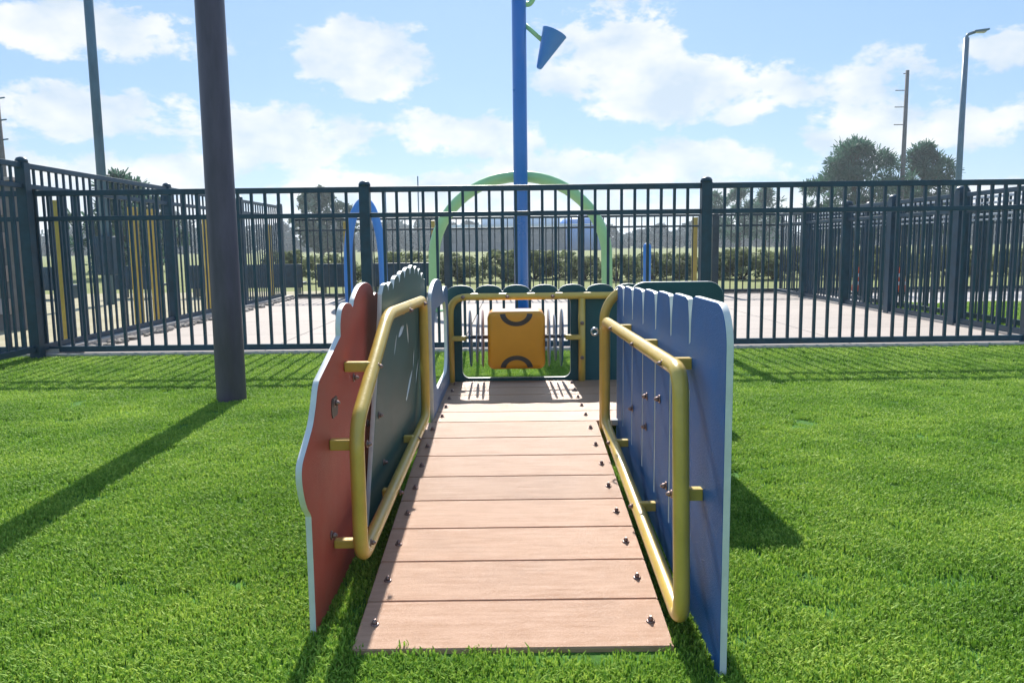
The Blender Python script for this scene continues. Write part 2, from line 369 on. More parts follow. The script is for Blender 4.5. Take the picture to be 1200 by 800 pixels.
# slate blue window panel
wo = [(0, .06), (0, .56)] + [(.26 - .26 * math.cos(PI * k / 14), .585 + .078 * math.sin(PI * k / 14)) for k in range(0, 15)] + [(.66 - .13 * math.cos(PI * k / 8), .583 + .03 * math.sin(PI * k / 8)) for k in range(0, 9)] + [(.80, .06)]
wp = panel('side_panel', wo, [rrect(.09, .70, .215, .545, .11)], .016, (-.315, 3.005), R(90), 'slate', play); wp['label'] = 'slate blue side panel with a large rounded window'

# blue picket panel
ZT = .690; sl_y = [1.675 + .2 * k for k in range(6)]
eds = [1.385] + sl_y + [2.84]
out = [(1.385, -.02)]
tops = []
for k in range(7):
    a, b = eds[k], eds[k + 1]; g0 = .0075; fl = .024
    if k: tops += [(a + g0, ZT - .10), (a + g0 + .002, ZT - .06), (a + g0 + .006, ZT - .035), (a + g0 + .012, ZT - .016), (a + fl, ZT - .005), (a + fl + .018, ZT)]
    else: tops += [(a + .07 - .07 * math.cos(R(q * 10)), ZT - .08 + .08 * math.sin(R(q * 10))) for q in range(10)]
    if k < 6: tops += [(b - fl - .018, ZT), (b - fl, ZT - .005), (b - g0 - .012, ZT - .016), (b - g0 - .006, ZT - .035), (b - g0 - .002, ZT - .06), (b - g0, ZT - .10)]
    else: tops += [(b - .04, ZT), (b - .012, ZT - .012), (b, ZT - .045)]
    ZT -= .0062
out += tops + [(2.84, .08)]
hl = []
for k, y in enumerate(sl_y):
    lo = .10 + .014 * k
    hl.append(rrect(y - .007, y + .007, lo, .485, .006, 3))
hl.append(rrect(1.668, 1.682, .02, .07, .006, 3))
bp_ = panel('side_panel', out, hl, .014, (.3885, 0), R(90), 'blue', play); bp_['label'] = 'blue side panel cut like a picket fence'
for (y, h) in ((2.19, .37), (2.0, .40), (2.2, .28), (1.9, .2), (2.45, .28), (1.75, .34)): bolt(bp_, (.381, y, h), (-1, 0, 0), 1.25)
# dark green wing panel
wg = panel('wing_panel', [(0, .04)] + [(p[0], p[1]) for p in rrect(0, .335, .3, .664, .055)[::-1] if p[1] > .5] + [(.335, .04)], [], .019, (.42, 2.80), 0, 'dteal', play)
wg['label'] = 'plain dark green panel with rounded corners behind the blue one'

# scalloped back panel with a rounded window
sc_w = .137; x0b = -.318; xb = x0b; ot = [(-.318, .08), (-.318, .565)]
while xb < .83 - .02:
    for k in range(0, 9):
        a = PI * k / 8; ot.append((xb + sc_w / 2 - sc_w / 2 * math.cos(a) * .96, .577 + .030 * math.sin(a)))
    xb += sc_w
ot += [(xb, .565), (xb, .08)]
bk = panel('back_panel', ot, [rrect(-.246, .288, .149, .553, .035)], .019, (0, 3.85), 0, 'dteal', play); bk['label'] = 'dark green back panel with a scalloped top and rounded window'

# yellow tube frames
TR = .0170
def rail(pts, r=.06, closed=False, rad=TR): 
    return tubeo('rail', fillet(pts, r, closed), rad, M['yellow'], play, 16, closed)
rr_ = rail([(.335, 1.500, .040), (.335, 1.545, .548), (.335, 2.79, .527), (.335, 2.79, .16)], .055, True)
pst = tubeo('rail', [(.335, 2.835, -.01), (.335, 2.835, .3)] + [(.335 + .12 * (1 - math.cos(R(q))), 2.835, .525 + .12 * math.sin(R(q))) for q in range(0, 61, 6)], TR, M['yellow'], play, 16)
lr = rail([(-.349, 1.715, .092), (-.352, 1.725, .40), (-.340, 2.15, .615), (-.327, 2.90, .603), (-.327, 2.90, .165)], .06, True)
bf = rail([(-.300, 3.815, -.01), (-.300, 3.815, .552), (.40, 3.815, .552), (.78, 3.815, .552), (.78, 3.815, -.01)], .085)
tubeo('rail', [(.342, 3.815, .11), (.342, 3.815, .54)], TR, M['yellow'], play, 14)
# flat tabs joining rails and panels
def tab(parent, y, z, xa, xb_, h=.0125, ln=.011):
    o = boxo('bracket', min(xa, xb_), max(xa, xb_), y - ln, y + ln, z - h, z + h, M['yellow'], parent, .003)
    s = 1 if xb_ > xa else -1
    bolt(o, (xa - s * (TR - .001), y, z), (-s, 0, 0), 1.0); return o
for y, z in ((1.545, .295), (1.66, .545), (2.05, .537), (2.50, .531)): tab(rr_, y, z, .337, .3825)
for y in (2.05, 2.55): tab(rr_, y, rh(y) + .045, .337, .3825, .012)
for y, z, x in ((1.745, .355, -.416), (1.93, .505, -.416), (1.75, .12, -.416)): tab(lr, y, z, -.349, x, .0125 if z > .2 else .010)
for y, z in ((2.4, .605), (2.8, .595)): tab(lr, y, z, -.328, -.345, .012)
for y in (2.15, 2.6): tab(lr, y, rh(y) + .05, -.338, -.37, .012)
for x in (-.235, -.02, .2): bolt(bf, (x, 3.795, .552), (0, -1, 0), 1.1)
for z in (.25, .42): bolt(bf, (.342, 3.795, z), (0, -1, 0), 1.1)
# big eye bolt next to the post
bm = bmesh.new(); tube_bm(bm, [(.012 * math.cos(2 * PI * k / 16), 0, .012 * math.sin(2 * PI * k / 16)) for k in range(16)], .0035, 8, True)
eb = fin(bm, 'eye_bolt', M['silver'], play); eb.location = (.300, 2.83, .485)
for z in (.38, .10, ): pass
for s in (-1, 1):
    boxo('bracket', *( (-.30, -.225) if s < 0 else (.262, .342)), 3.80, 3.83, .338, .362, M['yellow'], play, .003)
boxo('bracket', .36, .40, 2.80, 2.82, .145, .165, M['core'], play, .002)

# spinning roller in the window
sp_o = empty('spinner', (0, 0, 0)); sp_o.parent = play
cx, cy, cz = .0215, 3.84, .345; hw, hh, hd = .138, .138, .125
bm = bmesh.new(); box(bm, cx - hw, cx + hw, cy - hd, cy + hd, cz - hh, cz + hh)
bmesh.ops.bevel(bm, geom=list(bm.edges), offset=.03, segments=5, affect='EDGES', profile=.5)
for f in bm.faces: f.smooth = True
blk = fin(bm, 'roller_block', M['drum'], sp_o, True)
def drop(z):
    t = max(0, abs(z - cz) - (hh - .03)); return .03 - math.sqrt(max(0, .03 ** 2 - t * t))
def ringpiece(zc, a0, a1, ysgn=-1):
    bm = bmesh.new(); n = 20; yy = cy + ysgn * (hd + .0015); q = []
    for k in range(n + 1):
        a = R(a0 + (a1 - a0) * k / n)
        q.append([bm.verts.new((cx + r_ * math.cos(a), yy + d_ + drop(zc + r_ * math.sin(a) * .8), zc + r_ * math.sin(a) * .8)) for r_, d_ in ((.052, 0), (.078, 0), (.078, .004), (.052, .004))])
    for a, b in zip(q, q[1:]):
        for k in range(4): bm.faces.new((a[k], a[(k + 1) % 4], b[(k + 1) % 4], b[k]))
    return fin(bm, 'ring_mark', M['ring'], sp_o)
ringpiece(cz + hh - .004, 184, 356); ringpiece(cz - hh + .006, 4, 176)
tubeo('axle', [(-.246, cy, .352), (.288, cy, .352)], .009, M['silver'], sp_o, 12)
def disc(x, rad, mt, tilt=0, th=.006):
    bm = bmesh.new(); lathe_bm(bm, [(rad - .003, -th / 2), (rad, -th / 2 + .003), (rad, th / 2 - .003), (rad - .003, th / 2)], 32, Matrix.Translation((x, cy, .345)) @ Matrix.Rotation(R(90 + tilt), 4, 'Y') )
    return fin(bm, 'disc', M[mt], sp_o)
for x, rad, mt, tl in ((-.203, .140, 'navydisc', -1), (-.170, .118, 'disc', 1), (-.143, .142, 'pinkdisc', 0), (.181, .142, 'disc', 0), (.211, .115, 'disc', -1), (.243, .142, 'navydisc', 1)): disc(x, rad, mt, tl)

# ------------------------------------------------------------------ FENCES
def fence_run(p0, p1, H, posts, rails, spacing, label, mt, pick_w=.016, post_w=.065, post_h=.07, bottom=.035, group=None, rail_mt=None):
    p0 = Vector((*p0, 0)); p1 = Vector((*p1, 0)); L = (p1 - p0).length; d = (p1 - p0) / L; a = math.atan2(d.y, d.x)
    root = empty('metal_fence', p0, label, 'fence', group); root.rotation_euler.z = a
    bm = bmesh.new(); box(bm, -pick_w / 2, pick_w / 2, -pick_w / 2, pick_w / 2, bottom, H - .004)
    pm = bpy.data.meshes.new('picket'); bm.to_mesh(pm); bm.free(); pm.materials.append(mt)
    bm = bmesh.new(); w2 = post_w / 2; box(bm, -w2, w2, -w2, w2, -.03, H + post_h - .02, .004)
    lathe_bm(bm, [(w2 * 1.15, H + post_h - .02), (w2 * 1.15, H + post_h - .005), (w2 * .9, H + post_h + .012), (w2 * .4, H + post_h + .02)], 16)
    po = bpy.data.meshes.new('post'); bmesh.ops.recalc_face_normals(bm, faces=bm.faces); bm.to_mesh(po); bm.free(); po.materials.append(mt)
    cuts = sorted(posts)
    for s in cuts:
        o = link('post', po, root); o.location = (s, 0, 0)
    spans = list(zip([0] + cuts, cuts + [L]))
    for a_, b_ in spans:
        a2 = a_ + (w2 if a_ in cuts else 0); b2 = b_ - (w2 if b_ in cuts else 0)
        if b2 - a2 < .05: continue
        for (z, h) in rails:
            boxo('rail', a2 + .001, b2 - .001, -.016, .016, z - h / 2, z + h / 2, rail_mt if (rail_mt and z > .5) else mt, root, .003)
        n = max(1, round((b2 - a2) / spacing)); st = (b2 - a2) / n
        for k in range(1, n):
            o = link('picket', pm, root); o.location = (a2 + k * st, 0, random.uniform(-.001, .001))
    return root
fence_run((-5.2, 6.0), (5.6, 6.0), 1.235, [5.2 - 4.1, 5.2 - 3.62, 5.2 - 1.095, 5.2 + 1.475, 5.2 + 3.97], [(1.225, .042), (1.035, .036), (.045, .045)], .1, 'long dark metal picket fence right behind the play ramp at the lawn edge', M['fence'], post_w=.078, post_h=.035, pick_w=.0205)
fence_run((-3.57, 5.0), (-3.57, 12.4), 1.43, [.86, 3.3, 5.5, 7.3], [(1.42, .04), (1.27, .036), (.07, .045)], .1, 'taller metal picket fence along the left side of the splash pad', M['fence'], post_w=.075, post_h=.03, bottom=.05)
fence_run((4.2, 6.1), (4.2, 12.4), 1.225, [1.3, 2.6, 3.8, 5.2], [(1.21, .04), (1.065, .036), (.045, .05)], .1, 'metal picket fence closing the right side of the splash pad', M['fence'], post_w=.10, post_h=.05)
fence_run((4.62, 6.1), (4.62, 12.3), 1.225, [2.1, 4.1, 6.1], [(1.205, .022), (1.15, .02), (1.04, .02), (.99, .018), (.045, .05)], .09, 'second parallel picket fence just outside the right side fence', M['fence'], post_w=.10, post_h=.05, rail_mt=M['litrail'])
fence_run((-3.4, 12.4), (12.5, 12.4), 1.235, [.9, 2.4, 4.5, 6.6, 8.7, 10.8, 12.9, 14.9], [(1.225, .035), (1.06, .03), (.05, .045)], .1, 'far metal picket fence across the back of the splash pad', M['fencefar'], post_w=.10, post_h=.0)

# yellow posts outside the fences
def yellow_post(x, y, h, lab, wd=.085):
    bm = bmesh.new(); box(bm, -wd / 2, wd / 2, -wd / 2, wd / 2, -.05, h, .006)
    o = fin(bm, 'yellow_post', M['yellow']); o.location = (x, y, 0)
    tag(o, lab, 'post', 'yellow posts outside the fences')
yl = [(-3.86, 6.75, 1.22, 'leftmost yellow post, partly hidden by the first big post of the left fence'),
      (-3.80, 8.0, 1.22, 'yellow post behind left fence, left one of the first pair'), (-3.80, 8.42, 1.22, 'yellow post behind left fence, right one of the first pair'),
      (-3.80, 9.9, 1.22, 'yellow post behind left fence, left one of the second pair'), (-3.80, 10.35, 1.22, 'yellow post behind left fence, right one of the second pair'),
      (-3.72, 12.2, 1.15, 'yellow post at the far left corner of the fences'),
      (-2.62, 12.62, 1.2, 'yellow post seen just left of the blue splash arch'), (-1.24, 12.62, 1.2, 'yellow post seen behind the left leg of the green arch'),
      (2.93, 12.62, 1.2, 'yellow post behind the far fence right of the blue stub post'),
      (5.75, 12.7, 1.15, 'thin yellow post behind the right fences beside the traffic drums'), (7.20, 12.7, 1.25, 'yellow post far right, left one of a pair'), (7.38, 12.9, 1.25, 'yellow post far right, right one of a pair')]
for x, y, h, lab in yl: yellow_post(x, y, h, lab, .075 if x < 4 else .05)

# rubble along the foot of the left fence
bm = bmesh.new()
for i in range(170):
    y = random.uniform(6.1, 12.2); x = -3.44 + random.uniform(-.03, .07); s = random.uniform(.012, .045)
    vs = bmesh.ops.create_icosphere(bm, subdivisions=1, radius=s)['verts']
    for v in vs: v.co = Vector((v.co.x * random.uniform(.8, 1.4), v.co.y * random.uniform(.8, 1.6), v.co.z * random.uniform(.5, .9))) + Vector((x, y, .01))
tag(fin(bm, 'rubble', M['rock']), 'loose grey stones along the foot of the left fence', 'rubble', kind='stuff')

# ------------------------------------------------------------------ SPLASH PAD FEATURES
bp = empty('splash_post', (.125, 9.5, 0), 'tall blue post with a tipping cone bucket on a green arm', 'water feature')
tubeo('pole', [(0, 0, 0), (0, 0, 3.95)], .084, M['splashblue'], bp, 24)
bm = bmesh.new(); lathe_bm(bm, [(.15, 0), (.15, .02), (.1, .03)], 24); fin(bm, 'base_plate', M['splashblue'], bp)
tubeo('arm', [(.06, 0, 3.34), (.31, 0, 3.12)], .026, M['splashgreen'], bp, 12)
tubeo('arm', fillet([(.06, 0, 3.56), (.13, 0, 3.56), (.19, 0, 3.66), (.19, 0, 3.9)], .05), .03, M['splashgreen'], bp, 12)
cbm = bmesh.new()
ca = Vector((.225, 0, 2.84)); cb_ = Vector((.415, 0, 3.25)); ax = (cb_ - ca).normalized()
lathe_bm(cbm, [(.022, 0), (.035, .015), (.148, .44), (.152, .445), (.142, .445), (.02, .06)], 28, Matrix.Translation(ca) @ ax.to_track_quat('Z', 'Y').to_matrix().to_4x4())
fin(cbm, 'cone_bucket', M['splashlight'], bp)
bp2 = tubeo('bucket_clamp', [(.30, -.03, 3.11), (.335, -.06, 3.09)], .032, M['splashgreen'], bp, 12)

ga = empty('splash_arch', (.115, 9.65, 0), 'lime green half round water arch in front of the blue post', 'water feature')
pts = [(-1.06, 0, 0), (-1.06, 0, .35)] + [(-1.06 * math.cos(a), 0, .62 + (1.62 - .62) * math.sin(a)) for a in [PI * k / 28 for k in range(1, 28)]] + [(1.06, 0, .35), (1.06, 0, 0)]
tubeo('tube', pts, .068, M['splashgreen'], ga, 18)
for sx in (-1.06, 1.06):
    bm = bmesh.new(); lathe_bm(bm, [(.11, 0), (.11, .015), (.07, .025)], 20); o = fin(bm, 'base_plate', M['splashgreen'], ga); o.location = (sx, 0, .001)
ba = empty('splash_arch', (-2.02, 11.0, 0), 'narrow blue pointed water arch behind the left fence post', 'water feature')
pts = [(-.25, 0, 0), (-.255, 0, .35), (-.24, 0, .8), (-.18, 0, 1.15), (-.08, 0, 1.36), (0, 0, 1.41), (.08, 0, 1.36), (.16, 0, 1.15), (.22, 0, .8), (.235, 0, .35), (.235, 0, 0)]
pp = [(p[0], 0, p[2]) for p in pts]
pts3 = []
for i in range(len(pp) - 1):
    q0, q1, q2, q3 = [Vector(pp[max(0, min(len(pp) - 1, j))]) for j in (i - 1, i, i + 1, i + 2)]
    for k in range(4):
        t = k / 4; pts3.append(.5 * ((2 * q1) + (q2 - q0) * t + (2 * q0 - 5 * q1 + 4 * q2 - q3) * t * t + (3 * q1 - q0 - 3 * q2 + q3) * t ** 3))
pts3.append(Vector(pp[-1]))
tubeo('tube', pts3, .060, M['splashlight'], ba, 16)
sb = empty('splash_stub', (1.56, 9.05, 0), 'short blue round-topped post on the splash pad', 'water feature')
bm = bmesh.new(); lathe_bm(bm, [(.046, 0), (.046, .76)] + [(.046 * math.cos(R(15 * k)), .76 + .046 * math.sin(R(15 * k))) for k in range(1, 7)], 20); fin(bm, 'post', M['splashlight'], sb)
bm = bmesh.new(); lathe_bm(bm, [(.075, 0), (.075, .012), (.05, .02)], 20); o = fin(bm, 'base_plate', M['splashblue'], sb)

# ------------------------------------------------------------------ POLES
lp = empty('light_pole', (-1.505, 4.14, 0), 'thick dark bronze pole standing on the turf in the left foreground', 'pole')
bm = bmesh.new(); lathe_bm(bm, [(.0765, -.02), (.0735, 1.2), (.070, 3.4), (.066, 6)], 32); fin(bm, 'shaft', M['polebrown'], lp, True)
lp2 = empty('light_pole', (-6.13, 12.0, 0), 'tall grey pole behind the left side fence', 'pole')
tubeo('shaft', [(0, 0, -.05), (0, 0, 7)], .066, M['polegrey'], lp2, 18)
boxo('equipment_box', -.13, .13, -.1, .1, .42, 1.0, M['fence'], lp2, .01)
up = empty('utility_pole', (-12.0, 19, 0), 'thin timber utility pole with insulators at the far left edge', 'pole')
tubeo('shaft', [(0, 0, -.1), (-.04, 0, 5.05)], [.075, .06], M['wood'], up, 10)
for z in (4.35, 3.85, 3.4): tubeo('insulator', [(0, 0, z), (.16, 0, z + .02)], .018, M['polegrey'], up, 8)
up = empty('utility_pole', (19.65, 40, 0), 'timber utility pole with four side pins between the pine trees', 'pole')
tubeo('shaft', [(0, 0, -.3), (.0, 0, 9.1)], [.13, .085], M['wood'], up, 12)
for z in (8.95, 8.15, 7.35, 6.5): tubeo('pin', [(-.55 if z < 8.9 else -.2, 0, z), (0, 0, z)], .022, M['wood'], up, 6)
ll = empty('street_lamp', (16.85, 30, 0), 'tall slim street lamp with a flat tilted head on the right', 'street lamp')
tubeo('shaft', [(0, 0, -.2), (0, 0, 8.15)], [.12, .095], M['polegrey'], ll, 14)
tubeo('arm', fillet([(0, 0, 8.1), (.02, 0, 8.27), (.3, 0, 8.36)], .1), .055, M['polegrey'], ll, 10)
bm = bmesh.new(); vs = box(bm, .22, .78, -.15, .15, 8.33, 8.40, .02)
for v in bm.verts: v.co.z += (v.co.x - .22) * .13; v.co.y *= 1 - .5 * max(0, v.co.x - .5)
lh = fin(bm, 'lamp_head', M['polegrey'], ll); boxo('lens', .3, .68, -.1, .1, 8.335, 8.345, M['lens'], lh)
for x, y, h, lab in ((-7.05, 45, 4.0, 'short thin mast on the horizon, left one of two'), (-5.2, 45, 4.7, 'taller thin mast on the horizon, right one of two')):
    o = empty('mast', (x, y, 0), lab, 'mast', 'thin masts on the horizon'); tubeo('shaft', [(0, 0, -.1), (0, 0, h)], .035, M['polegrey'], o, 6)

# ------------------------------------------------------------------ BENCHES (row beyond the pad, left)
def bench(x, y, wd, lab):
    r = empty('bench', (x, y, 0), lab, 'bench', 'dark benches beyond the splash pad')
    boxo('seat', -wd / 2, wd / 2, -.12, .16, .17, .21, M['fence'], r, .005)
    o = boxo('backrest', -wd / 2, wd / 2, -.17, -.13, .12, .52, M['fence'], r, .01)
    for s in (-1, 1): boxo('leg', s * wd * .4 - .025, s * wd * .4 + .025, -.12, .12, -.05, .169, M['fence'], r)
for x, wd, lab in ((-7.9, .75, 'dark solid-backed bench seen through fences at the far left'), (-6.4, .75, 'dark bench seen between the two pairs of yellow posts'), (-5.2, .6, 'dark bench seen just left of the bronze pole'),
                   (-4.15, 1.15, 'widest dark bench right of the bronze pole, past the fence corner'), (-3.0, .62, 'dark bench seen just left of the blue arch'), (-1.85, 1.2, 'dark bench seen right of the blue arch')):
    bench(x, 13.6, wd, lab)

# ------------------------------------------------------------------ traffic drums
def drum(x, y, lab):
    r = empty('traffic_drum', (x, y, 0), lab, 'traffic drum', 'orange traffic drums')
    bm = bmesh.new(); lathe_bm(bm, [(.13, 0), (.13, .04), (.085, .045)], 18); fin(bm, 'base', M['beam'], r)
    z = .045
    for k, (mt, h) in enumerate((('orange', .1), ('whiteband', .05), ('orange', .07), ('whiteband', .05), ('orange', .06))):
        bm = bmesh.new(); r0 = .09 - .006 * k; lathe_bm(bm, [(r0, z), (r0 - .004, z + h - .002)], 18); fin(bm, 'band', M[mt], r); z += h
    boxo('handle', -.03, .03, -.01, .01, z, z + .03, M['orange'], r, .003)
drum(5.25, 11.9, 'left orange and white traffic drum behind the right fences'); drum(5.78, 11.7, 'right orange and white traffic drum behind the right fences')

# ------------------------------------------------------------------ block wall, far left
wl = empty('block_wall', (-8.4, 8.2, 0), 'pale block wall behind the fences at the left edge', 'wall')
boxo('core', 0, 3.3, .02, .20, -.05, 1.50, M['mortar'], wl)
bkm = bmesh.new(); box(bkm, 0, .366, 0, .03, 0, .166, .004); bme = bpy.data.meshes.new('block'); bkm.to_mesh(bme); bkm.free(); bme.materials.append(M['block'])
for j in range(9):
    for i in range(-1, 9):
        x = i * .372 + (.186 if j % 2 else 0)
        if x < -.02 or x + .366 > 3.32: continue
        o = link('block', bme, wl); o.location = (x, -.008 + random.uniform(-.002, .002), j * .171 - .03)
boxo('coping', -.02, 3.32, -.03, .22, 1.515, 1.55, M['block'], wl, .004)

# ------------------------------------------------------------------ far building
fb = empty('building', (6, 110, 0), 'long low building with a pale roof on the horizon behind the green arch', 'building')
boxo('wall', -16, 6.5, 0, 12, -.3, 3.2, M['darkwall'], fb)
bm = bmesh.new(); box(bm, -16.6, 7.1, -.8, 13, 3.2, 3.62); box(bm, -10, 1, 2, 11, 3.62, 4.5); fin(bm, 'roof', M['palewall'], fb)
for k in range(9): boxo('window', -15 + k * 2.3, -13.6 + k * 2.3, -.06, .0, 1.1, 2.3, M['glass'], fb)
tk = empty('tank', (15, 110, 0), 'blue storage tank on the horizon right of the green arch', 'tank')
bm = bmesh.new(); lathe_bm(bm, [(3.2, 0), (3.2, 3.6), (2.6, 4.3), (.3, 4.9)], 28); fin(bm, 'shell', M['splashlight'], tk); tk.location = (10, 112, 0)
bm = bmesh.new(); lathe_bm(bm, [(3.28, 3.4), (3.28, 3.6)], 28); fin(bm, 'rim', M['palewall'], tk)

# ------------------------------------------------------------------ TREES
def leafcloud(n_clump, per, shape, lsz, seed, needle=False):
    rnd = random.Random(seed); V = []; F = []
    def add(c, d, u, l, wd):
        i = len(V)
        V.extend([tuple(c - u * wd * .5), tuple(c + u * wd * .5), tuple(c + d * l + u * wd * .25), tuple(c + d * l - u * wd * .25)]); F.append((i, i + 1, i + 2, i + 3))
    cent = []
    for k in range(n_clump):
        c, rad = shape(rnd); cent.append(c)
        for q in range(per):
            d = Vector((rnd.gauss(0, 1), rnd.gauss(0, 1), rnd.gauss(0, 1) + (.35 if needle else 0))).normalized()
            u = d.cross(Vector((rnd.gauss(0, 1), rnd.gauss(0, 1), rnd.gauss(0, 1)))).normalized()
            if needle: add(c + d * rad * rnd.uniform(.05, .95), d, u, lsz * rnd.uniform(.7, 1.3), lsz * .3)
            else: add(c + d * rad * rnd.uniform(.2, 1) ** .6, u, d.cross(u), lsz * rnd.uniform(.6, 1.3), lsz * .6)
    me = bpy.data.meshes.new('crown'); me.from_pydata(V, [], F); return me, cent
def tree(kind, x, y, H, Wd, seed, label, group=None, base=.3, nc=130, per=40, ls=.16, mt='pine'):
    rnd = random.Random(seed)
    r = empty(kind, (x, y, 0), label, 'tree', group)
    zb = H * base
    def shape(q):
        while True:
            t = q.random() ** .8; z = zb + (H - zb) * t; a0 = q.uniform(0, 2 * PI)
            env = (Wd / 2) * (math.sin(PI * min(1, .18 + .82 * t)) ** .6) * (.7 + .6 * math.sin(seed + 7 * t + 2 * math.sin(a0)) ** 2)
            rr = env * math.sqrt(q.random()); a = a0
            if math.sin(a * 3 + z * 4 + seed) + math.cos(a * 2 - z * 5) > -.25: break
        return Vector((rr * math.cos(a), rr * math.sin(a), z)), Wd * .075 * q.uniform(.7, 1.4)
    me, cent = leafcloud(nc, per, shape, ls, seed, kind == 'pine_tree')
    link('crown', me, r, M[mt])
    bm = bmesh.new(); tw = H * .016 + .02
    tube_bm(bm, [(0, 0, -.3), (.02 * H * .3, 0, H * .35), (-.01 * H, .01 * H, H * .7), (0, 0, H * .93)], [tw * 1.4, tw, tw * .6, tw * .2], 8)
    for c in cent[::max(1, nc // 26)]:
        z0 = max(zb * .6, c.z - Wd * .25); s = Vector((0, 0, z0)); md = (s + c) / 2 + Vector((0, 0, -.04 * Wd))
        tube_bm(bm, [s, md, c], [tw * .35, tw * .22, tw * .08], 5)
    me2 = bpy.data.meshes.new('trunk'); bm.to_mesh(me2); bm.free(); link('trunk', me2, r, M['bark'])
    return r
tree('pine_tree', 17.7, 41, 5.7, 4.6, 3, 'larger pine tree left of the timber utility pole', base=.18, nc=200, per=66, ls=.22)
tree('pine_tree', 21.8, 42, 5.6, 3.7, 8, 'pine tree between the utility pole and the street lamp', base=.2, nc=165, per=66, ls=.22)
tree('broadleaf_tree', -13.1, 55, 4.7, 4.0, 5, 'dark leafy tree showing over the fence left of the blue arch', base=.12, nc=120, per=45, ls=.26, mt='leaf')
tree('pine_tree', 17.3, 60, 4.7, 3.2, 12, 'small tree left of the big pines, leftmost of three', 'small trees left of the pines', base=.2, nc=70, per=34, ls=.3)
tree('pine_tree', 19.9, 62, 4.8, 3.0, 15, 'small tree left of the big pines, middle of three', 'small trees left of the pines', base=.2, nc=70, per=34, ls=.3)
tree('pine_tree', 14.9, 58, 4.3, 2.6, 17, 'small tree left of the big pines, nearest the round fence post', 'small trees left of the pines', base=.3, nc=40, per=30, ls=.3)
tree('pine_tree', -11.8, 24, 2.9, 2.6, 23, 'dark tree behind the left side fence beside the block wall', base=.1, nc=110, per=36, ls=.2)
tree('broadleaf_tree', -14.5, 31, 3.0, 3.2, 24, 'leafy tree behind the left side fence near the first yellow pair', base=.1, nc=90, per=36, ls=.22, mt='leaf')
# tree line on the horizon: 26 separate trees sharing four crowns
protos = []
for k in range(4):
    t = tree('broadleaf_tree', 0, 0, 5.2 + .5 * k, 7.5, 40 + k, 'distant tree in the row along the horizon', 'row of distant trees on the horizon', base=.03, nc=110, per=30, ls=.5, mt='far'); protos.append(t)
def copy_tree(o, parent=None):
    c = o.copy(); C.objects.link(c); c.parent = parent
    for ch in o.children: copy_tree(ch, c)
    return c
rnd = random.Random(5)
for i in range(34):
    x = -95 + i * 5.9 + rnd.uniform(-1.5, 1.5)
    t = protos[i] if i < 4 else copy_tree(protos[i % 4])
    t.location = (x, 128 + rnd.uniform(-8, 10), -.2); t.rotation_euler.z = rnd.uniform(0, 6.28); s = rnd.uniform(.72, 1.15); t.scale = (s, s, s * rnd.uniform(.75, 1.0))
# far wood behind that row reads as one mass
V = []; F = []
for i in range(15000):
    x = rnd.uniform(-150, 150); z = (3.4 + 1.2 * math.sin(x * .21) + .9 * math.sin(x * .53 + 1)) * rnd.random() ** .6; y = 150 + rnd.uniform(-6, 6)
    d = Vector((rnd.gauss(0, 1), rnd.gauss(0, 1), rnd.gauss(0, 1))).normalized(); u = d.orthogonal().normalized(); v = d.cross(u); c = Vector((x, y, z)); s = rnd.uniform(.5, 1.1)
    k = len(V); V += [tuple(c - u * s), tuple(c + v * s * .6), tuple(c + u * s), tuple(c - v * s * .6)]; F.append((k, k + 1, k + 2, k + 3))
me = bpy.data.meshes.new('woodland'); me.from_pydata(V, [], F)
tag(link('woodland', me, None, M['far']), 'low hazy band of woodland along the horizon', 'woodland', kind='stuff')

# brush bushes beyond the far fence
def bush_shape(q):
    a = q.uniform(0, 2 * PI); t = q.random() ** .7; rr = .85 * math.sqrt(1 - (t * .85) ** 2) * math.sqrt(q.random())
    return Vector((rr * math.cos(a), rr * .7 * math.sin(a), .05 + .78 * t)), .13
bprot = []
for k in range(3):
    r = empty('bush', (0, 0, 0)); me, cent = leafcloud(70, 40, bush_shape, .075, 60 + k); link('foliage', me, r, M['brush'])
    bm = bmesh.new()
    for c in cent[::6]: tube_bm(bm, [(0, 0, -.05), (c.x * .4, c.y * .4, c.z * .6), tuple(c)], [.02, .012, .004], 4)
    me2 = bpy.data.meshes.new('stem'); bm.to_mesh(me2); bm.free(); link('stem', me2, r, M['bark']); bprot.append(r)
spots = [(-5.6, 19.5), (-4.4, 19)] + [(-3.2 + .72 * i + rnd.uniform(-.2, .2), rnd.uniform(17.8, 20.0)) for i in range(22)] + [(13.3, 20), (14.8, 21)]
for i, (x, y) in enumerate(spots):
    b = bprot[i] if i < 3 else copy_tree(bprot[i % 3]); b.location = (x, y, -.05); b.rotation_euler.z = rnd.uniform(0, 6); s = rnd.uniform(.8, 1.15); b.scale = (s, s, s * rnd.uniform(.7, .85))
    tag(b, 'scrubby bush in the row beyond the far fence', 'bush', 'scrubby bushes beyond the far fence')

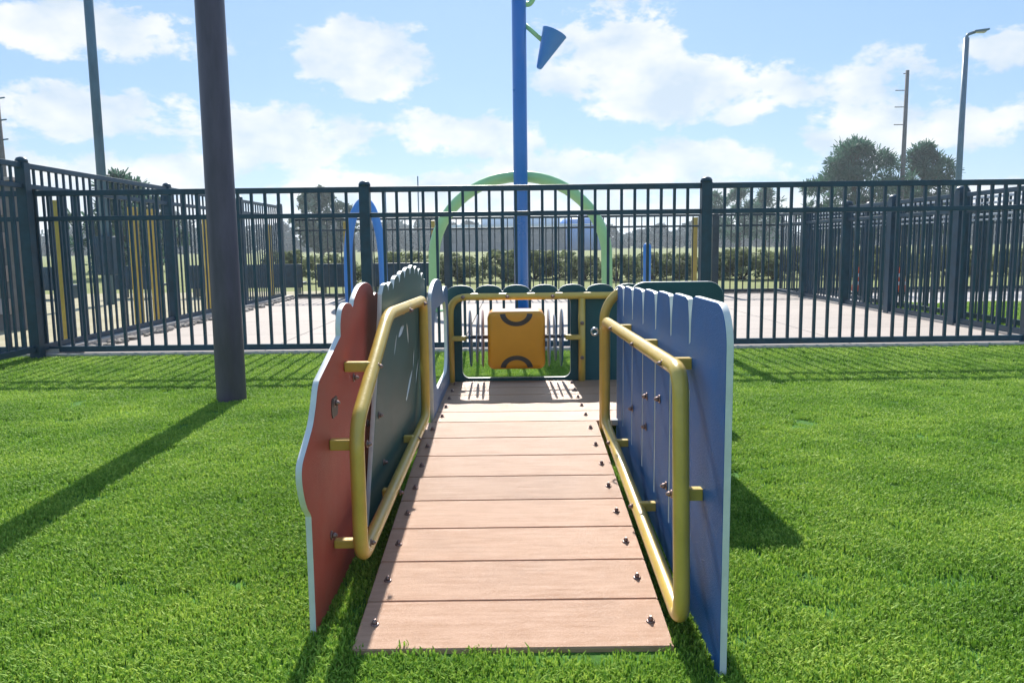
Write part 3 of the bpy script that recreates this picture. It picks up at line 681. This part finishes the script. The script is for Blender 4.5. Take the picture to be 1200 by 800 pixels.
# ------------------------------------------------------------------ TURF: tufts of blades instanced over the lawn
def tuft_mesh(seed, n=80, rad=.045):
    rnd = random.Random(seed); V = []; F = []
    for k in range(n):
        a = rnd.uniform(0, 2 * PI); r_ = rad * math.sqrt(rnd.random()); b = Vector((r_ * math.cos(a), r_ * math.sin(a), -.012))
        yaw = rnd.uniform(0, 2 * PI); h = rnd.uniform(.003, .0105); wd = rnd.uniform(.0011, .0019); ln = rnd.uniform(.3, 1.2) * h
        d = Vector((math.cos(yaw), math.sin(yaw), 0)); s = Vector((-d.y, d.x, 0)) * wd
        m1 = b + Vector((0, 0, h * .6 + .008)) + d * ln * .3; tp = b + Vector((0, 0, h + .008)) + d * ln
        i = len(V); V += [tuple(b - s), tuple(b + s), tuple(m1 + s * .9), tuple(m1 - s * .9), tuple(tp + s * .25), tuple(tp - s * .25)]
        F += [(i, i + 1, i + 2, i + 3), (i + 3, i + 2, i + 4, i + 5)]
    me = bpy.data.meshes.new('tuft'); me.from_pydata(V, [], F); return me
def grass_mat():
    m = bpy.data.materials.new('turf blades'); m.use_nodes = True; t = m.node_tree; n = t.nodes; l = t.links; b = n['Principled BSDF']
    g = n.new('ShaderNodeNewGeometry'); no = n.new('ShaderNodeTexNoise'); no.inputs['Scale'].default_value = 90; no.inputs['Detail'].default_value = 3
    l.new(g.outputs['Position'], no.inputs['Vector'])
    n2 = n.new('ShaderNodeTexNoise'); n2.inputs['Scale'].default_value = 2.2; n2.inputs['Detail'].default_value = 4; l.new(g.outputs['Position'], n2.inputs['Vector'])
    ad = n.new('ShaderNodeMath'); ad.operation = 'MULTIPLY_ADD'; l.new(n2.outputs[0], ad.inputs[0]); ad.inputs[1].default_value = .55; l.new(no.outputs[0], ad.inputs[2])
    cr = n.new('ShaderNodeValToRGB'); l.new(ad.outputs[0], cr.inputs[0])
    cr.color_ramp.elements[0].position = .45; cr.color_ramp.elements[0].color = (.056, .155, .013, 1)
    cr.color_ramp.elements[1].position = 1.0; cr.color_ramp.elements[1].color = (.48, .62, .10, 1)
    e = cr.color_ramp.elements.new(.75); e.color = (.205, .375, .040, 1)
    l.new(cr.outputs[0], b.inputs['Base Color']); b.inputs['Roughness'].default_value = .6; b.inputs['Specular IOR Level'].default_value = .15
    tr = n.new('ShaderNodeBsdfTranslucent'); l.new(cr.outputs[0], tr.inputs[0]); ms = n.new('ShaderNodeMixShader'); ms.inputs[0].default_value = .33
    l.new(b.outputs[0], ms.inputs[1]); l.new(tr.outputs[0], ms.inputs[2]); l.new(ms.outputs[0], n['Material Output'].inputs[0]); return m
M['turf'] = grass_mat()
import numpy as np
def turf(name, rects, density, label, seed, scale=1.0, blocked=lambda x, y: False):
    """one object: its mesh is the points' carrier, geometry nodes instance one tuft mesh on it"""
    rnd = random.Random(seed); pts = []
    for (x0, x1, y0, y1, dn) in rects:
        for k in range(int((x1 - x0) * (y1 - y0) * density * dn)):
            x = rnd.uniform(x0, x1); y = rnd.uniform(y0, y1)
            if not blocked(x, y): pts.append((x, y, 0))
    me = bpy.data.meshes.new(name); me.from_pydata(pts, [], []); o = link(name, me, None, M['turf'])
    ng = bpy.data.node_groups.new('turf', 'GeometryNodeTree')
    ng.interface.new_socket('Geometry', in_out='INPUT', socket_type='NodeSocketGeometry'); ng.interface.new_socket('Geometry', in_out='OUTPUT', socket_type='NodeSocketGeometry')
    gi = ng.nodes.new('NodeGroupInput'); go = ng.nodes.new('NodeGroupOutput')
    iop = ng.nodes.new('GeometryNodeInstanceOnPoints')
    tm = link('tuft', tuft_mesh(seed), None, M['turf']); tm.parent = o; tm.location = (0, 3.3, -.3); tag(tm, kind='stuff'); 
    oi = ng.nodes.new('GeometryNodeObjectInfo'); oi.inputs['Object'].default_value = tm
    rv = ng.nodes.new('FunctionNodeRandomValue'); rv.data_type = 'FLOAT_VECTOR'; rv.inputs[0].default_value = (-.12, -.12, 0); rv.inputs[1].default_value = (.12, .12, 6.283)
    rs = ng.nodes.new('FunctionNodeRandomValue'); rs.data_type = 'FLOAT'; rs.inputs[2].default_value = .65 * scale; rs.inputs[3].default_value = 1.45 * scale
    l = ng.links
    l.new(gi.outputs[0], iop.inputs['Points']); l.new(oi.outputs['Geometry'], iop.inputs['Instance'])
    l.new(rv.outputs[0], iop.inputs['Rotation']); l.new(rs.outputs[1], iop.inputs['Scale']); l.new(iop.outputs[0], go.inputs[0])
    md = o.modifiers.new('turf', 'NODES'); md.node_group = ng
    tag(o, label, 'grass', kind='stuff'); return o
def blk(x, y):
    if LX - .02 < x < RX + .02 and 1.452 < y < 1.95: return True
    if -.27 < x < .27 and 1.95 <= y < 3.8: return True
    return False
turf('turf', [(-1.4, 1.4, .55, 2.3, 1.25), (-3, -1.4, .9, 3, 1.0), (1.4, 3, .9, 3, 1.0), (-1.4, 1.4, 2.3, 5.92, 1.0), (-5.2, -1.4, 3, 5.92, .8), (1.4, 5.2, 3, 5.92, .8), (-3, 3, -1.2, .9, .35)], 700, 'short green artificial turf around the play ramp', 3, 1.0, blk)
turf('turf', [(4.3, 10.5, 6.1, 10.1, 1.0)], 110, 'strip of green turf beyond the right side fence', 4, 1.9)

# ------------------------------------------------------------------ HAZE: one closed box of thin pale air round everything
bm = bmesh.new(); box(bm, -1000, 1000, -70, 1600, -1.1, 12)
hz = fin(bm, 'haze', [], None); tag(hz, 'thin pale haze in the air', kind='stuff')
hm = bpy.data.materials.new('haze'); hm.use_nodes = True; hm.node_tree.nodes.clear()
ho = hm.node_tree.nodes.new('ShaderNodeOutputMaterial'); hv = hm.node_tree.nodes.new('ShaderNodeVolumePrincipled')
hv.inputs['Color'].default_value = (.82, .92, 1, 1); hv.inputs['Density'].default_value = .0014; hv.inputs['Anisotropy'].default_value = .3
hm.node_tree.links.new(hv.outputs[0], ho.inputs['Volume']); hz.data.materials.append(hm)
